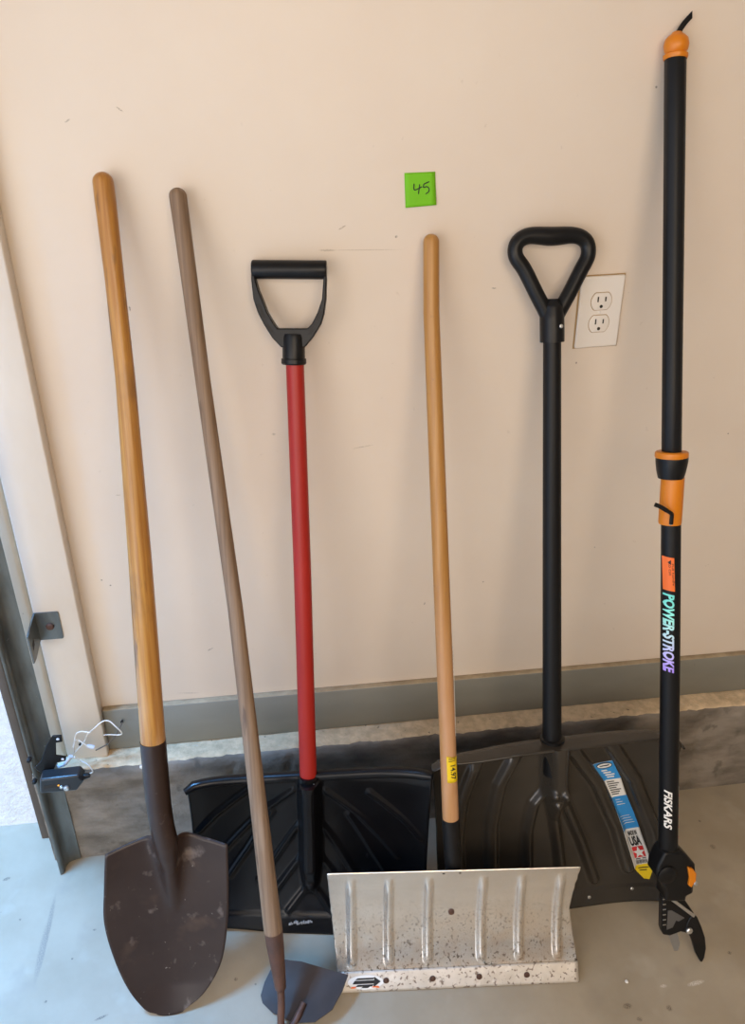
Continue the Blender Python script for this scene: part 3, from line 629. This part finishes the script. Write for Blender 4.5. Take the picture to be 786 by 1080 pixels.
# ------------------------------------------------------------------ 6 pole pruner
t = thing('pole_pruner', 'tall black telescoping pole pruner with orange collar and hooked cutter, rightmost tool', 'pole pruner', frame((.717, -.4233, 0), (1, 0, 0), (0, .2726, .9621)))
def nx(z): return lerp([(.14, -.0655), (.265, -.0721), (.58, -.0897), (.814, -.1038), (.935, -.1111), (1.463, -.1411)], z)
def pole(z0, z1, r0, r1, seg, n=6, **k): return tube([(nx(z0+(z1-z0)*i/n), 0, z0+(z1-z0)*i/n) for i in range(n+1)], [r0+(r1-r0)*i/n for i in range(n+1)], seg, **k)
obj('upper_pole', pole(1.464, .915, .0149, .0150, 8, rot=pi/8), m_pole, t, smooth=False, bevel=.003, seg=2)
lp = obj('lower_pole', pole(.82, .215, .0146, .0162, 24), m_pole, t)
kb = obj('end_cap', lathe([(.0150, 1.4595), (.0162, 1.4620), (.0162, 1.4650), (.0122, 1.4665), (.0152, 1.4705), (.0165, 1.4770), (.0150, 1.4840), (.0112, 1.4880), (.0075, 1.4905), (.0060, 1.4925)], -.1408, 0), m_orange, t, label='orange ball-shaped end cap')
sh = spline([(-.1412, 0, 1.488), (-.1360, 0, 1.497), (-.1300, 0, 1.505), (-.1210, 0, 1.514)], 4)
V = []
for i, p in enumerate(sh):
    d = sh[min(i+1, len(sh)-1)]-sh[max(i-1, 0)]; d.normalize(); nn = Vector((-d.z, 0, d.x))*.0034
    e = Vector((0, 0, 0)) if i < len(sh)-1 else d*.003
    V += [p+nn+Vector((0, -.0012, 0))+e, p-nn+Vector((0, -.0012, 0))-e, p-nn+Vector((0, .0012, 0))-e, p+nn+Vector((0, .0012, 0))+e]
F = [(i*4+k, i*4+(k+1) % 4, i*4+4+(k+1) % 4, i*4+4+k) for i in range(len(sh)-1) for k in range(4)]+[(0, 1, 2, 3), tuple(len(V)-4+k for k in range(4))]
obj('pull_strap', (V, F), m_blackp, t, smooth=False, label='short black strap end')
cl = obj('locking_collar', lathe([(.0170, .918), (.0236, .918), (.0236, .912), (.0215, .897), (.0186, .8855), (.0160, .8850)], -.1092, 0), m_blackp, t)
obj('collar_ring', lathe([(.0165, .9265), (.0222, .9265), (.0242, .9245), (.0243, .9195), (.0236, .9170), (.0165, .9170)], -.1100, 0), m_orange, cl)
sl = obj('sleeve', lathe([(.0150, .8870), (.0171, .8865), (.0172, .8170), (.0165, .8140), (.0150, .8140)], -.1058, 0), m_orange, t, label='orange sleeve')
obj('locking_lever', tube(spline([(-.1400, -.0135, .8490), (-.1320, -.0165, .8455), (-.1210, -.0180, .8385), (-.1145, -.0185, .8335), (-.1138, -.0180, .8260), (-.1136, -.0175, .8180)], 4), [.0034]*8+[.0030]*13, 10), m_blackm, sl)
obj('lever_tip', box(-.1158, -.1118, -.0182, -.0155, .8160, .8182), m_silver, sl, smooth=False)
def on_pole(x, z, e=.0004):
    r = .0146+(.82-z)/.605*.0016+e; dx = max(-r*.98, min(r*.98, x-nx(z))); return (x, -sqrt(r*r-dx*dx), z)
od = obj('warning_label', grid(lambda a, b2: on_pole(-.1172+.0138*a+.0048*b2, .7645-.0545*b2-.002*a), 8, 10), m_orange2, lp, label='orange warning label on the pole')
for xa, s_ in ((.0085, 'Pull handle'), (.0045, 'to cut')):
    obj('lettering', text(s_, .01, lambda x, y, xa=xa, n=len(s_): on_pole(-.1152+xa+.0030*y+.0040*x*n/11, .754-.036*x*n/11, .0008)), m_ink, od, smooth=False)
obj('arrow_mark', ([on_pole(-.1146+.003, .7555, .0008), on_pole(-.1146+.0068, .7595, .0008), on_pole(-.1146+.0072, .7515, .0008)], [(0, 1, 2)]), m_ink, od, smooth=False)
obj('lettering', text('POWER-STROKE', .01, lambda x, y: on_pole(-.1118+.0080*x+.0125*y, .7050-.134*x, .0008), shear=.2, bold=.0004), m_grad, lp, smooth=False, label='pale blue to violet lettering POWER-STROKE')
obj('lettering', text('FISKARS', .01, lambda x, y: on_pole(-.0905+.0040*x+.0105*y, .3600-.074*x, .0008), shear=.25, bold=.0003), m_white, lp, smooth=False, label='white lettering FISKARS')
sd = obj('side_label', grid(lambda a, b2: (lambda z: (nx(z)+(.0158+(.36-z)/.2*.0004)*sin(1.05+.5*a), -(.0158+(.36-z)/.2*.0004)*cos(1.05+.5*a), z))(.360-.115*b2), 4, 10), m_white, lp, solid=.0003, label='white and red label along the pole side')
for k in range(5): obj('red_mark', grid(lambda a, b2, k=k: (lambda z: (nx(z)+.0166*sin(1.1+.4*a), -.0166*cos(1.1+.4*a), z))(.345-.02*k-.006*b2), 3, 2), m_redp, sd, smooth=False)
hs = obj('cutter_housing', prism([(-.0859, .2438), (-.0972, .2174), (-.0983, .1988), (-.0863, .1807), (-.0786, .163), (-.0797, .1464), (-.0396, .1407), (-.0402, .1504), (-.0273, .1558), (-.0284, .1703), (-.025, .1841), (-.0284, .2129), (-.0437, .2313), (-.0554, .2422)], -.0180, .0180), m_blackp, t, bevel=.006, seg=3)
obj('hub_disc', disc(-.0800, -.0165, .2010, .0165, .0070, 24), m_blackp, hs)
obj('orange_button', prism([(-.0446, .2127), (-.0356, .2091), (-.0282, .1987), (-.0281, .1845), (-.0351, .1721), (-.0412, .1768), (-.04, .1909)], -.0225, -.0100), m_orange, hs, bevel=.0015, label='orange release button')
obj('screw', disc(-.0281, -.0190, .1788, .0042, .005), m_silver, hs)
bd = obj('cutter_body', prism([(-.0784, .1462), (-.0688, .1482), (-.0519, .1592), (-.0396, .1407), (-.017, .1059), (-.0102, .0755), (-.0182, .0619), (-.0391, .07), (-.0589, .0646), (-.0716, .0686), (-.076, .0805)], -.0065, .0065), m_blackp, t, bevel=.0018)
obj('side_plate', prism([(-.0668, .1181), (-.0602, .1181), (-.0344, .0987), (-.0451, .093), (-.0500, .0960), (-.0556, .0823), (-.0665, .0791)], -.0072, -.0060), mat('grey_steel_plate', (.16, .16, .16), rough=.4, metal=.6), bd, smooth=False)
for k in range(6): obj('strap_tooth', box(-.0778+.0007*k, -.0722+.0007*k, -.0072, -.0062, .1415-.0105*k, .1432-.0105*k), m_silver, bd, smooth=False)
obj('pivot_bolt', disc(-.0249, -.0085, .0728, .0058, .004, 18), m_silver, bd)
obj('link_rod', tube([(-.0665, -.0085, .1460), (-.0185, -.0085, .1022)], .0030, 12), m_silver, bd)
obj('hook', prism([(-.0191, .1048), (-.011, .0977), (-.0013, .0766), (.0073, .053), (.011, .030), (.0093, .0101), (.0055, .0012), (.0020, .0025), (-.0086, .023), (-.0162, .0467), (-.0217, .0599), (-.0326, .0739), (-.0272, .0928)], -.0088, -.0020), m_blackm, t, bevel=.0015)
obj('cutting_blade', prism([(-.059, .0666), (-.0434, .0682), (-.0356, .0397), (-.0383, .0262), (-.0451, .0263), (-.0533, .0475)], -.0012, .0012), mat('cutting_steel', (.42, .42, .42), rough=.35, metal=.8), t, smooth=False)

# ------------------------------------------------------------------ a pebble on the floor
def pebble():
    bm = bmesh.new(); bmesh.ops.create_icosphere(bm, subdivisions=2, radius=.0032)
    for v in bm.verts: v.co *= 1+.25*noise.noise(v.co*420); v.co.z = v.co.z*.75+.0026
    lo = min(v.co.z for v in bm.verts); V = [(v.co.x, v.co.y, v.co.z-lo) for v in bm.verts]; F = [tuple(v.index for v in f.verts) for f in bm.faces]; bm.free()
    return V, F
o = obj('pebble', pebble(), m_white); o.location = (.5738, -.4442, 0)
tag(o, 'tiny white pebble on the floor to the right of the aluminium blade', 'pebble')
